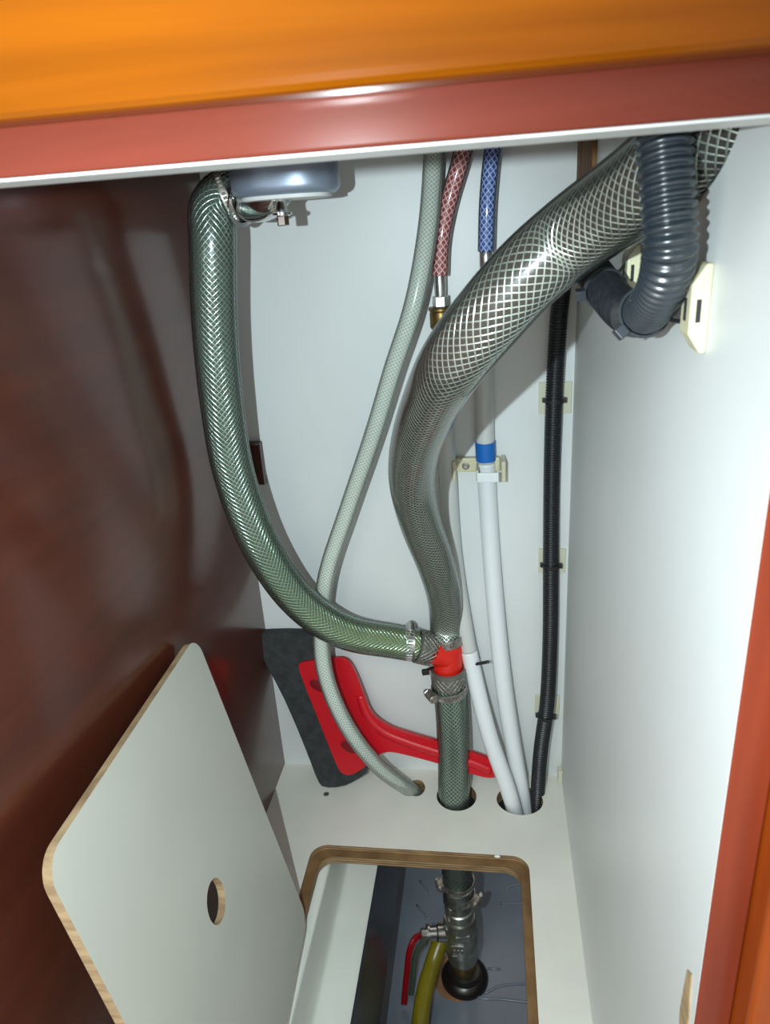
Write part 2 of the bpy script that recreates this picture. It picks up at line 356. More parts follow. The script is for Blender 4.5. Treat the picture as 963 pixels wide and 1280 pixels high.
# raised runs of thick paint on the bilge floor
def ridge(pts, r):
    return tube(pts, r, 6, .01)
for pts in ([(0.3031, -0.0904, -0.36), (0.3281, -0.0753, -0.36), (0.3657, -0.0681, -0.36), (0.422, -0.0605, -0.36)], [(0.2844, -0.0882, -0.36), (0.297, -0.0972, -0.36), (0.3278, -0.0957, -0.36), (0.3705, -0.0969, -0.36), (0.4189, -0.0962, -0.36)],
            [(0.3403, 0.1047, -0.36), (0.352, 0.1141, -0.36), (0.3736, 0.1192, -0.36), (0.4238, 0.1248, -0.36)], [(0.3299, 0.0741, -0.36), (0.3593, 0.078, -0.36), (0.4064, 0.077, -0.36)], [(0.3092, -0.0478, -0.36), (0.3297, -0.0474, -0.36)],
            [(0.1844, 0.1115, -0.36), (0.2086, 0.0842, -0.36)], [(0.1832, 0.0607, -0.36), (0.2096, 0.0325, -0.36)]):
    struct('paint_run', ridge([(x, y, z + .0003) for x, y, z in pts], .0022), 'bilge', smooth=True)
st = (0.2647, -0.0665, -0.36)
struct('trim_5', tess_plate([smooth2([(st[0] + .043 * math.cos(t) * (1 + .12 * math.sin(3 * t)) - .004, st[1] + .040 * math.sin(t)) for t in [k * PI / 8 for k in range(16)]])], fz, -.3602, -.3596), ['rust', 'rust'])

# small things fixed to the shell
struct('trim_6', box(.0005, .032, -.014, 0, 0.4662, 0.5218), 'dark_wood', bevel=.001)
struct('trim_7', box(.4155, .4198, -.125, -.002, .772, .999), 'batten', bevel=.001)

# ---------------------------------------------------------------- face frame
ZR = .7945; ZO = .8090
struct('trim_1', box(-.2, .436, DY - .001, DY + .003, ZR, 1.0), 'red_wood', bevel=.0012)
struct('trim_2', box(.0, .4195, DY + .0031, DY + .030, ZR - .0006, .85), 'white_panel')
struct('trim_3', box(-.2, .80, DY - .019, DY - .0012, ZO, 1.06), 'varnish', bevel=.004)
struct('trim_4', box(.4202, .4365, DY - .001, DY + .012, -.02, ZR - .0002), 'red_wood_v', bevel=.001)
struct('trim_8', box(.4367, .60, DY - .018, DY + .012, -.02, ZO - .0002), 'varnish_v', bevel=.003)
struct('trim_9', box(-.16, -.0125, DY - .018, DY + .012, -.02, ZO - .0002), 'varnish_v', bevel=.003)
# bare wood splinter at the edge of the right wall
sp = [(0.42, -0.5972, 0.4118), (0.42, -0.6033, 0.4168), (0.42, -0.6079, 0.3868), (0.42, -0.611, 0.3605), (0.42, -0.6002, 0.3425), (0.42, -0.5945, 0.3777)]
struct('trim_10', MB().add([(WX - .0008, y, z) for _, y, z in sp] + [(WX + .0005, y, z) for _, y, z in sp], [tuple(range(6)), tuple(range(11, 5, -1))] + [(k, (k + 1) % 6, 6 + (k + 1) % 6, 6 + k) for k in range(6)]), 'ply')

# ---------------------------------------------------------------- leaning hatch cover
LA, LB, LC, LD = [Vector(p) for p in [(0.0344, -0.553, 0.4007), (0.0145, -0.2444, 0.3828), (0.098, -0.2647, -0.0021), (0.118, -0.5733, 0.0157)]]
u = (LB - LA); lw = u.length; u.normalize(); v = (LC - LB); v = v - u * v.dot(u); lh = v.length; v.normalize(); nn = u.cross(v)
if nn.x < 0: nn = -nn
LO = LA.copy()
fn = lambda a, b, w: LO + u * a + v * b + nn * w
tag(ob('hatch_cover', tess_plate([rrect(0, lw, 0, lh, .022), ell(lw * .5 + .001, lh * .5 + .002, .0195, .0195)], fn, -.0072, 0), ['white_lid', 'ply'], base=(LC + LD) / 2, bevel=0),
    'white laminated plywood hatch cover with round finger hole leaning on the dark wood wall', 'hatch cover')

# ---------------------------------------------------------------- big reinforced hoses
H1 = [(0.0899, -0.1265, 0.8061), (0.0715, -0.1292, 0.8066), (0.0591, -0.1364, 0.7937), (0.0569, -0.1424, 0.7665), (0.0464, -0.142, 0.6909), (0.0399, -0.1386, 0.6078), (0.0377, -0.1294, 0.5237), (0.0534, -0.1208, 0.4312), (0.0859, -0.0973, 0.3416), (0.1325, -0.0743, 0.2858), (0.1895, -0.0453, 0.2542), (0.22, -0.0345, 0.2418)]
H3 = [(0.2627, -0.0348, 0.1972), (0.2663, -0.0415, 0.1255), (0.2665, -0.0465, 0.046), (0.2656, -0.0515, 0.0071), (0.2653, -0.0507, -0.0849), (0.2661, -0.0583, -0.1982)]
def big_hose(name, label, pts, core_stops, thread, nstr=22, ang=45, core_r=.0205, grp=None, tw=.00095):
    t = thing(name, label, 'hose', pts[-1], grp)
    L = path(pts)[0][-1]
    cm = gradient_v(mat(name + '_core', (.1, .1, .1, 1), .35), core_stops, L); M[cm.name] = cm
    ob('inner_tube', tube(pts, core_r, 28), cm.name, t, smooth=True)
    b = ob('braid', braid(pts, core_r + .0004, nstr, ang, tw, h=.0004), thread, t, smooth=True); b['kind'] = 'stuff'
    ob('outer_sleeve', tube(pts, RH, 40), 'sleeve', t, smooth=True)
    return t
G = 'green reinforced hoses joined at the red tee'
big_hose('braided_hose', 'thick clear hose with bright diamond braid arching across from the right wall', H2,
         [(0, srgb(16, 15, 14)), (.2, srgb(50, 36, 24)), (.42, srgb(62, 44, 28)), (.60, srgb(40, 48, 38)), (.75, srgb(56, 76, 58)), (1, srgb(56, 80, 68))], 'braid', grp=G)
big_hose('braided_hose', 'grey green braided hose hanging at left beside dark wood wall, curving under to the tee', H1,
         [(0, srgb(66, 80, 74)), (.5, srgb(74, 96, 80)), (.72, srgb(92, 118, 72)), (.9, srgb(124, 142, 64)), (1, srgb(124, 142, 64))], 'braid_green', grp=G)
big_hose('braided_hose', 'short vertical green braided hose going down through the middle floor hole', H3,
         [(0, srgb(72, 92, 80)), (1, srgb(40, 56, 50))], 'braid_green', grp=G)

# small braided hoses
def small_hose(name, label, pts, r, core, thread, nstr, ang, tw, slv='sleeve', grp=None):
    t = thing(name, label, 'hose', pts[-1], grp)
    ob('inner_tube', tube(pts, r * .84, 20), core, t, smooth=True)
    b = ob('braid', braid(pts, r * .86, nstr, ang, tw, tw * .45, .0018), thread, t, smooth=True); b['kind'] = 'stuff'
    ob('outer_sleeve', tube(pts, r, 24), slv, t, smooth=True)
    return t
PALE = [(0.2731, -0.0203, 0.8877), (0.267, -0.0202, 0.8366), (0.2597, -0.0388, 0.7669), (0.2416, -0.0523, 0.6869), (0.2145, -0.0518, 0.6181), (0.1866, -0.0486, 0.543), (0.145, -0.0476, 0.441), (0.1118, -0.0548, 0.3555), (0.1004, -0.062, 0.2886), (0.1005, -0.0728, 0.2215), (0.1232, -0.0793, 0.1427), (0.1634, -0.0683, 0.0598), (0.2002, -0.0466, 0.0045), (0.2164, -0.0152, -0.0454)]
small_hose('pale_hose', 'slim milky white braided hose slanting down to small floor hole', PALE, .0112, 'pale_core', 'pale_braid', 12, 48, .0010, 'milky')
RED = [(0.307, -0.01, 0.8862), (0.2971, -0.0218, 0.8342), (0.2815, -0.0207, 0.7892), (0.2716, -0.022, 0.7497), (0.2685, -0.021, 0.7131)]
small_hose('red_hose', 'short red braided hose dropping to brass fitting', RED, .0100, 'red_core', 'red_braid', 8, 40, .0013)
BLUE = [(0.3378, -0.0117, 0.8834), (0.3276, -0.0177, 0.8323), (0.3222, -0.0208, 0.7865), (0.3199, -0.0201, 0.7352)]
small_hose('blue_hose', 'short blue braided hose beside the red one', BLUE, .0093, 'blue_core', 'blue_braid', 8, 40, .0013)

# fittings on the red and blue hoses
def along(pts): return (Vector(pts[-1]) - Vector(pts[-2])).normalized()
ax = Vector((0, 0, -1))
rb = Vector(RED[-1])
t = thing('brass_fitting', 'tarnished brass nut with crimped sleeve at end of red hose', 'pipe fitting', rb + ax * .055)
ob('crimp_sleeve', lathe([(.0060, -.002), (.0066, 0), (.0066, .014), (.0062, .022)], rb, ax, 24), 'steel', t, auto=40)
ob('hex_nut', lathe([(.0085, .022), (.0092, .023), (.0092, .033), (.0085, .034)], rb, ax, 6), 'steel', t)
ob('collar', lathe([(.0135, .034), (.0142, .035), (.0142, .0375), (.0125, .039), (.0130, .041), (.0130, .056), (.0118, .058)], rb, ax, 12), 'brass', t, auto=40)
ob('blue_socket', lathe([(.0085, .058), (.0112, .060), (.0112, .070), (.0100, .076)], rb, ax, 24), 'verdigris', t, auto=40)
bb = Vector(BLUE[-1])
t = thing('hose_fitting', 'plain crimped steel sleeve at end of blue hose', 'pipe fitting', bb + ax * .05)
ob('crimp_sleeve', lathe([(.0064, -.002), (.0075, 0), (.0075, .016), (.0066, .018), (.0066, .026)], bb, ax, 24), 'steel', t, auto=40)
ob('hex_nut', lathe([(.0095, .026), (.0102, .027), (.0102, .040), (.0095, .041)], bb, ax, 6), 'dull_steel', t)

# ---------------------------------------------------------------- rigid pipes
PA = [(0.3196, -0.0191, 0.711), (0.3181, -0.0179, 0.6662), (0.3156, -0.0146, 0.6162), (0.3161, -0.0093, 0.5081), (0.319, -0.0055, 0.422), (0.3251, -0.0116, 0.3105), (0.3359, -0.0241, 0.1814), (0.351, -0.0306, 0.0651), (0.3648, -0.0353, -0.0244), (0.3733, -0.017, -0.1119)]
PB = [(0.2651, -0.0229, 0.6426), (0.2653, -0.0117, 0.5893), (0.2692, -0.0144, 0.5005), (0.2725, -0.0132, 0.381), (0.2817, -0.0165, 0.2887), (0.294, -0.0257, 0.2073), (0.3167, -0.0513, 0.1083), (0.3413, -0.063, 0.0295), (0.3562, -0.0528, -0.0453)]
def pipe(label, pts, r, split, tape=None):
    t = thing('plastic_pipe', label, 'pipe', pts[-1], 'white plastic water pipes')
    P = path(pts, .003); s = P[0]; i = int(split / .003)
    a = tuple(x[:i + 1] for x in P); b = tuple(x[i:] for x in P)
    ob('upper_length', tube(None, r, 24, pth=a), 'grey_pipe', t, smooth=True)
    ob('lower_length', tube(None, r * 1.04, 24, pth=b), 'white_pipe', t, smooth=True)
    if tape:
        c = tuple(x[int(tape[0] / .003):int(tape[1] / .003) + 1] for x in P)
        o = ob('tape_band', tube(None, r * 1.10, 24, pth=c), 'blue_tape', t, auto=40); o['label'] = 'bright blue tape band'
    return t
s_, Q_, T_, U_, W_ = path(PA, .003); st_ = float(s_[int(np.argmin(abs(Q_[:, 2] - 0.5151)))])
pipe('white plastic pipe with blue tape band running down beside black conduit', PA, .0112, st_ + .026, (st_, st_ + .024))
pipe('white plastic pipe passing behind the tee, greyish in its upper length', PB, .0108, .42)
tp = (0.2855, -0.0161, 0.315)
tag(ob('tape_scrap', obox(tp, Vector((1, 0, 0)), Vector((0, 1, 0)), Vector((0, 0, 1)), .006, .001, .019), 'blue_tape', base=tp), 'small scrap of blue tape showing beside the big hose above the tee', 'tape')

# double pipe clip screwed to the back wall
c0 = Vector((0.3068, 0.0, 0.4846))
t = thing('pipe_clip', 'white double pipe clip with screw below blue tape band', 'pipe clip', c0)
def cz(dx, y0, y1, dz, sx, sz, mb=None): return box(c0.x + dx - sx / 2, c0.x + dx + sx / 2, y0, y1, c0.z + dz - sz / 2, c0.z + dz + sz / 2, mb)
ob('clip_base', cz(0, -.010, 0, .002, .054, .018), 'cream', t, bevel=.0015)
mb = cz(-.029, -.026, 0, -.001, .004, .026); ob('clip_jaw', mb, 'cream', t, bevel=.0012)
mb = cz(.031, -.030, 0, -.001, .005, .026); ob('clip_jaw', mb, 'cream', t, bevel=.0012)
ob('screw', lathe([(.0045, 0), (.0045, .001), (.003, .0018)], (c0.x - .015, -.010, c0.z + .001), (0, -1, 0), 16), 'dull_steel', t)
ob('clip_jaw', cz(-.0005, -.040, -.010, -.002, .003, .014), 'cream', t, bevel=.001)
ob('clip_strap', cz(.012, -.041, -.0385, -.004, .026, .012), 'white_pipe', t, bevel=.001)

# ---------------------------------------------------------------- black conduit with mounts
CON = [(.424, -.034, .772), (.411, -.030, .752)] + [(0.4006, -0.0189, 0.6796), (0.3979, -0.0153, 0.6221), (0.3964, -0.0151, 0.5693), (0.3964, -0.0084, 0.4649), (0.3972, -0.0134, 0.3582), (0.3983, -0.0169, 0.2416), (0.3951, -0.0285, 0.1471), (0.3876, -0.0298, 0.0661), (0.3839, -0.0376, -0.0135), (0.3858, -0.0223, -0.0896)]
def ribbed(r, pitch, depth): return lambda s: r - depth * (.5 + .5 * math.cos(2 * PI * s / pitch)) ** 2
tag(ob('corrugated_conduit', tube(CON, .0102, 20, .0032 / 6, rf=ribbed(.0102, .0032, .0013)), 'black_rib', smooth=True, base=CON[-1]),
    'thin black corrugated conduit running down the right rear corner', 'conduit')
for (px, pz, sz, lab) in ((0.3986, 0.5657, .038, 'square cable tie mount on the back wall, highest behind thin conduit'),
                          (0.3994, 0.3517, .034, 'square cable tie mount on the back wall, middle behind thin conduit'),
                          (0.3975, 0.1259, .034, 'square cable tie mount on the back wall, lowest behind thin conduit')):
    x1 = min(px + sz / 2, WX - .001)
    t = thing('tie_mount', lab, 'cable tie mount', (px, 0, pz), 'cable tie mounts behind the conduit')
    ob('base_plate', box(x1 - sz, x1, -.0035, 0, pz - sz / 2, pz + sz / 2), 'mount', t, bevel=.0006)
    # nearest point on the conduit
    s, Q, T, U, W = path(CON, .004); i = int(np.argmin(abs(Q[:, 2] - pz)))
    q = Q[i]; a = Vector(T[i])
    ob('tie_loop', lathe([(.0100, -.002), (.0114, -.002), (.0114, .002), (.0100, .002), (.0100, -.002)], q, a, 24, cap=False), 'tie', t, auto=40)
    ob('tie_head', obox(Vector(q) + Vector((.0115, -.001, 0)), Vector((1, 0, 0)), Vector((0, 1, 0)), Vector((0, 0, 1)), .005, .006, .006), 'tie', t, bevel=.0006)
    ob('tie_head', obox(Vector(q) + Vector((-.0115, .001, 0)), Vector((1, 0, 0)), Vector((0, 1, 0)), Vector((0, 0, 1)), .004, .006, .005), 'tie', t, bevel=.0006)

# ---------------------------------------------------------------- grey corrugated hose looping at the right wall
CA = [(0.3936, -0.5061, 0.8314), (0.3949, -0.511, 0.8133), (0.3962, -0.5154, 0.7965), (0.3986, -0.5201, 0.7732), (0.4006, -0.5221, 0.7541), (0.4021, -0.5094, 0.7391), (0.4033, -0.4799, 0.7252), (0.4024, -0.4455, 0.7163), (0.3999, -0.4075, 0.7168), (0.3963, -0.3727, 0.7234), (0.3931, -0.3371, 0.7317), (0.3873, -0.2906, 0.7411)]
Pth = path(CA, .0005); Lc = Pth[0][-1]
def rc(s):
    z = np.interp(s, Pth[0], Pth[1][:, 2])
    k = s / Lc
    if s < SB: return .0118 - .0019 * (.5 + .5 * math.cos(2 * PI * s / .0041)) ** 1.3
    if s < SB + .028: return .0120
    return .0121 - .0012 * (.5 + .5 * math.cos(2 * PI * s / .0024)) ** 1.3
def closest(p): return int(np.argmin(((Pth[1] - np.array(p)) ** 2).sum(1)))
SB = Pth[0][closest((0.4025, -0.465, 0.722))]
i = int(SB / Pth[0][1])
t = thing('corrugated_hose', 'thick dark grey ribbed hose dropping down the right wall and looping back', 'hose', CA[-1])
a = tuple(x[:i + 1] for x in Pth); b = tuple(x[i:] for x in Pth)
ob('ribbed_drop', tube(None, 0, 36, rf=rc, pth=a), 'grey_rib', t, smooth=True)
o = ob('finer_ribbed_return', tube(None, 0, 30, rf=rc, pth=b), 'dust_rib', t, smooth=True); o['label'] = 'dusty black finer ribbed length'

# cream saddles on the right wall with their ties
def saddle(label, y, z, hz, hy, tilt=0):
    t = thing('tie_saddle', label, 'cable tie mount', (WX, y, z), 'cream tie saddles on the right wall')
    p = [(0, -hz), (0, hz), (-.003, hz), (-.0085, hz * .55), (-.0085, -hz * .55), (-.003, -hz)]
    mb = MB(); n = len(p)
    mb.add([(WX + x, y + s * hy, z + zz) for s in (-1, 1) for x, zz in p], [tuple(range(n)), tuple(reversed(range(n, 2 * n)))] + [(k, n + k, n + (k + 1) % n, (k + 1) % n) for k in range(n)])
    ob('saddle_body', mb, 'cream', t, bevel=.0012)
    ob('slot', box(WX - .0087, WX - .0050, y - .0022, y + .0022, z - .0055, z + .0045), 'dark', t)
    ob('slot', box(WX - .0060, WX - .0040, y - hy - .0003, y - hy + .002, z - .0055, z + .0045), 'dark', t)
    return t
s1 = (0.42, -0.5124, 0.7274); s2 = (0.42, -0.3465, 0.7319)
saddle('cream saddle clip on right wall, the larger nearer one', s1[1], s1[2], .0195, .0085)
saddle('cream saddle clip on right wall, partly behind the thick ribbed hose', s2[1], s2[2], .0175, .011)
def loop_tie(label, c, axis, r, wallp, head_dir, heads=.0075):
    c = Vector(c); t = thing('cable_tie', label, 'cable tie', c, 'cable ties round the ribbed hose')
    ob('strap', lathe([(r, -.0018), (r + .0011, -.0018), (r + .0011, .0018), (r, .0018), (r, -.0018)], c, axis, 32, cap=False), 'tie_grey', t, auto=40)
    u, w, a = basis(axis, head_dir)
    ob('head', obox(c + u * (r + .003), u, w, a, .006, .0065, heads), 'tie_grey', t, bevel=.0007)
    ob('tail', tube([c - u * r * .3 + w * r * .95, (c * .45 + Vector(wallp) * .55) + Vector((0, 0, -.001)), wallp], .0011, 8, .003), 'tie', t, smooth=True)
    return t
def near(pts, z0=None, s0=None):
    P = path(pts, .002); i = int(s0 / .002); return Vector(P[1][i]), Vector(P[2][i])
q, a_ = near(CA, s0=SB + .001)
loop_tie('slate cable tie around the bottom bend of the ribbed hose', q, a_, .0122, (WX - .004, s1[1] + .006, s1[2] - .007), (-.7, -1, -.35))
q, a_ = near(CA, s0=Pth[0][closest((0.3958, -0.3716, 0.7262))])
loop_tie('slate cable tie around the rear return of the ribbed hose', q, a_, .0122, (WX - .004, s2[1] + .004, s2[2] + .010), (-1, -.25, -.2))

# ---------------------------------------------------------------- metallic fitting under the counter
bc = Vector((0.1365, -0.1492, 0.7989)); bx0 = 0.0873; bx1 = 0.1876
hw = (bx1 - bx0) / 2; cxb = (bx0 + bx1) / 2; zb = 0.7984
t = thing('oval_housing', 'blue grey metallic oval housing with rounded corners hanging under counter', 'housing', (cxb, bc.y, zb))
def sup(hx, hy, z, n=64, e=2.5):
    r = []
    for k in range(n):
        a = 2 * PI * k / n; c_, s_ = math.cos(a), math.sin(a)
        r.append((cxb + hx * math.copysign(abs(c_) ** (2 / e), c_), bc.y + hy * math.copysign(abs(s_) ** (2 / e), s_), z))
    return r
def loft(rings, mb=None):
    mb = mb or MB(); n = len(rings[0]); v = [p for r in rings for p in r]
    return mb.add(v, [(i * n + k, i * n + (k + 1) % n, (i + 1) * n + (k + 1) % n, (i + 1) * n + k) for i in range(len(rings) - 1) for k in range(n)] + [tuple(reversed(range(n))), tuple((len(rings) - 1) * n + k for k in range(n))])
rg = []
for k in range(7):
    a = PI / 2 * k / 6; rg.append(sup(hw - .008 * (1 - math.sin(a)), .036 - .008 * (1 - math.sin(a)), zb + .002 + .008 * (1 - math.cos(a))))
rg += [sup(hw, .036, zb + .03), sup(hw, .036, zb + .055), sup(hw - .003, .033, zb + .06)]
ob('housing_shell', loft(rg), 'bluegrey', t, auto=50)
ob('gasket', loft([sup(hw - .012, .027, zb - .0015), sup(hw - .008, .030, zb - .0008), sup(hw - .008, .030, zb + .0035)]), 'gasket', t, auto=40)
ob('mounting_stem', lathe([(.018, 0), (.018, 1.0 - zb - .06)], (cxb, bc.y, zb + .06), (0, 0, 1), 24), 'dull_steel', t, auto=40)
bl = (0.1371, -0.1719, 0.7965); bl = Vector((bl[0], bl[1], zb))
t = thing('hex_bolt', 'chrome hex bolt with flange hanging below the oval housing', 'bolt', bl - Vector((0, 0, .022)))
ob('shank', lathe([(.0035, 0), (.0042, .002), (.0050, .004), (.0050, .009), (.0058, .011)], bl, (0, 0, -1), 20), 'chrome', t, auto=40)
ob('flange', lathe([(.0058, .011), (.0088, .0125), (.0088, .0145), (.006, .0155)], bl, (0, 0, -1), 24), 'chrome', t, auto=40)
ob('hex_head', lathe([(.0052, .0155), (.0056, .016), (.0056, .023), (.0048, .0238)], bl, (0, 0, -1), 6), 'chrome', t)
# glossy spigot elbow from the housing into the left hose
SPG = [(0.13, -0.158, 0.8067), (0.1196, -0.1523, 0.798), (0.1022, -0.1396, 0.7958), (0.0852, -0.1294, 0.8007), (0.0738, -0.1298, 0.8043)]
t = thing('spigot_elbow', 'glossy dark spigot elbow curving from housing into the left hose', 'pipe fitting', SPG[0])
ob('elbow', tube(SPG, .0165, 28, .003), 'chrome', t, smooth=True)
q = Vector(SPG[3]); dd = (Vector(SPG[4]) - Vector(SPG[2])).normalized()
ob('flange_ring', lathe([(.0165, -.003), (.0225, -.003), (.0235, -.002), (.0235, .0015), (.0225, .0025), (.0165, .0025)], q, dd, 40, cap=False), 'black_gloss', t, auto=40)
ob('bright_ring', lathe([(.0200, -.0055), (.0245, -.0055), (.0245, -.004), (.0200, -.004)], q, dd, 40, cap=False), 'chrome', t, auto=40)

# ---------------------------------------------------------------- hose clamps and tee
def clamp(label, c, axis, r, hdir, sdir=1, m='dull_steel', wd=.012):
    c = Vector(c); u, w, a = basis(axis, hdir); w = w * sdir
    t = thing('hose_clamp', label, 'hose clamp', c, 'worm drive hose clamps')
    n = 120; rows = [(-wd / 2, 0, 0), (-wd / 2, .0010, 0), (-wd * .28, .0012, 0), (-wd * .26, .0012, 1), (wd * .26, .0012, 1), (wd * .28, .0012, 0), (wd / 2, .0010, 0), (wd / 2, 0, 0)]
    mb = MB(); V = []
    for h, dr, g in rows:
        for k in range(n):
            th = 2 * PI * k / n; rr = r + dr - (.0016 if g and k % 3 == 0 else 0)
            V.append(c + a * h + u * rr * math.cos(th) + w * rr * math.sin(th))
    mb.add(V, [(i * n + k, i * n + (k + 1) % n, (i + 1) * n + (k + 1) % n, (i + 1) * n + k) for i in range(len(rows) - 1) for k in range(n)])
    ob('band', mb, m, t)
    hc = c + u * (r + .0055)
    mb = lathe([(.0050, -.0075), (.0058, -.0068), (.0058, .0068), (.0050, .0075)], hc, w, 16); obox(c + u * (r + .0025), u, w, a, .004, .016, .0125, mb)
    ob('housing', mb, m, t, auto=40)
    mb = lathe([(.0032, -.011), (.0032, .010)], hc, w, 14); ob('screw', mb, m, t, auto=40)
    mb = lathe([(.0050, .009), (.0056, .0095), (.0056, .0105), (.0044, .0110), (.0044, .0150), (.0036, .0156)], hc, w, 6); ob('screw_head', mb, 'steel' if m == 'dull_steel' else m, t, auto=30)
    return t
cA = (0.2115, -0.0344, 0.2453)
clamp('shiny steel hose clamp on left hose end just left of the tee', cA, (.98, .12, -.1), .0237, (0, -.35, 1), 1, 'steel', .013)
clamp('dull hose clamp around big hose just above the tee, screw at left', (0.261, -0.0171, 0.2417), (-.16, .10, 1), .0240, (-1, -.9, -.05), -1)
clamp('dull hose clamp around vertical hose just below the tee', (0.2633, -0.0379, 0.176), (.12, .10, -1), .0236, (-1, -.65, -.05), 1)
clamp('dark hose clamp at top of seacock with screw on its left', (0.2669, -0.055, -0.1636), (0, 0, 1), .0236, (-1, -.35, 0), -1)
clamp('dark hose clamp at top of seacock with screw on its right', (0.2675, -0.0559, -0.1874), (0, 0, 1), .0236, (1, -.45, 0), 1)
clamp('thin steel hose clamp at upper end of left hose below housing', (0.0722, -0.1303, 0.8036), Vector((0.0607, -0.1345, 0.7979)) - Vector((0.0853, -0.1274, 0.8057)), .0236, (.2, 1, .5), 1, wd=.007)

tc_ = Vector((0.2616, -0.0246, 0.2147))
t = thing('hose_tee', 'bright red plastic tee joining the three green hoses', 'pipe fitting', tc_)
up = (Vector(H2[-1]) - tc_); dn = (Vector(H3[0]) - tc_); sd = Vector(H1[-1]) - tc_
sidec = Vector((0.2404, -0.026, 0.2279))
ob('tee_run', lathe([(.0185, -.026), (.0205, -.022), (.0205, -.011), (.0205, .012), (.0205, .022), (.0185, .026)], tc_, -up, 32), 'red_tee', t, auto=40)
ob('tee_branch', lathe([(.0190, 0), (.0190, .022)], tc_ + Vector((0, -.003, .006)), sd, 32), 'red_tee', t, auto=40)
o = ob('grey_collar', lathe([(.0205, -.002), (.0224, -.001), (.0218, .016), (.0190, .018)], Vector((0.2211, -0.0348, 0.2407)), Vector((0.2458, -0.0248, 0.2285)) - Vector((0.2211, -0.0348, 0.2407)), 32), 'grey_tee', t, auto=40)
o['label'] = 'grey braided end sleeve'
o = ob('grey_end_sleeve', lathe([(.0205, -.007), (.0236, -.006), (.0236, .010), (.0222, .018), (.0205, .018)], H3[0], Vector(H3[1]) - Vector(H3[0]), 36, cap=False), 'grey_tee', t, auto=40)
o['label'] = 'grey end sleeve under the red body'
for p0, p1 in (((0.2211, -0.0348, 0.2407), (0.2416, -0.0261, 0.2299)), (H3[0], tuple(Vector(H3[0]).lerp(Vector(H3[1]), .22)))):
    m0 = tuple(Vector(p0).lerp(Vector(p1), .5))
    b = ob('sleeve_braid', braid([p0, m0, p1], .0226 if p0 != H3[0] else .0237, 20, 45, .0014, .0006, .001), 'dull_steel', t, smooth=True); b['kind'] = 'stuff'
# black cable tie behind the tee
zt = Vector((0.2614, -0.0283, 0.2004))
t = thing('cable_tie', 'black cable tie behind the tee with long tail pointing right', 'cable tie', zt)
ob('strap', tube([(0.2302, -0.0558, 0.2121), (0.2381, -0.0468, 0.2124), (0.2459, -0.0253, 0.2006), (0.2601, -0.0101, 0.192), (0.2828, -0.0195, 0.2002), (0.3007, -0.0334, 0.2126), (0.3168, -0.0386, 0.2203)], .0022, 8, .003), 'tie', t, smooth=True)
ob('head', obox((0.2336, -0.0567, 0.214), Vector((1, 0, .2)).normalized(), Vector((0, 1, 0)), Vector((-.2, 0, 1)).normalized(), .009, .006, .007), 'tie', t, bevel=.0007)

# ---------------------------------------------------------------- long handled brush
def bpoly(px2w, thick, outline, mats, name, parent, smooth_it=1, off=0, bevel=.001, holes=()):
    pass
tb = thing('snow_brush', 'red handled brush with charcoal foam head standing behind the hoses', 'brush', (0.0721, -0.0439, 0.0065))
nb = Vector((0, -1, .17)).normalized()     # out of the leaning plane, towards the door
def flat(outline, d0, d1, name, m, it=2, bevel=.0015):
    o = smooth2([tuple(p) for p in outline], it); n = len(o); P = [Vector(p) for p in o]
    tr = geometry.tessellate_polygon([[Vector((p.x, p.z, 0)) for p in P]])
    mb = MB(); mb.add([p + nb * d1 for p in P], [tuple(q) for q in tr]); mb.add([p + nb * d0 for p in P], [tuple(reversed(q)) for q in tr])
    mb.add([p + nb * d0 for p in P] + [p + nb * d1 for p in P], [(k, (k + 1) % n, n + (k + 1) % n, n + k) for k in range(n)])
    import bmesh
    o_ = ob(name, mb, m, tb)
    bm = bmesh.new(); bm.from_mesh(o_.data); bmesh.ops.remove_doubles(bm, verts=bm.verts, dist=1e-6); bmesh.ops.recalc_face_normals(bm, faces=bm.faces); bm.to_mesh(o_.data); bm.free()
    o_.data.polygons.foreach_set('use_smooth', [True] * len(o_.data.polygons)); o_.data.set_sharp_from_angle(angle=math.radians(35))
    bv = o_.modifiers.new('bevel', 'BEVEL'); bv.width = bevel; bv.segments = 2; bv.limit_method = 'ANGLE'; bv.angle_limit = math.radians(50)
    return o_
flat([(-0.0061, -0.0041, 0.2406), (0.0, -0.0037, 0.2431), (0.0461, -0.0034, 0.2449), (0.0716, -0.0037, 0.2429), (0.0823, -0.0061, 0.2289), (0.1062, -0.0142, 0.1813), (0.133, -0.0297, 0.0898), (0.1447, -0.0387, 0.0371), (0.1224, -0.0415, 0.0206), (0.1026, -0.0434, 0.0093), (0.0746, -0.0439, 0.0066), (0.0667, -0.0422, 0.0167), (0.0558, -0.0357, 0.055), (0.0388, -0.0267, 0.1077), (0.0208, -0.0183, 0.1571), (-0.0039, -0.0094, 0.2092)], -.004, .014, 'foam_head', 'foam', 1, .002)
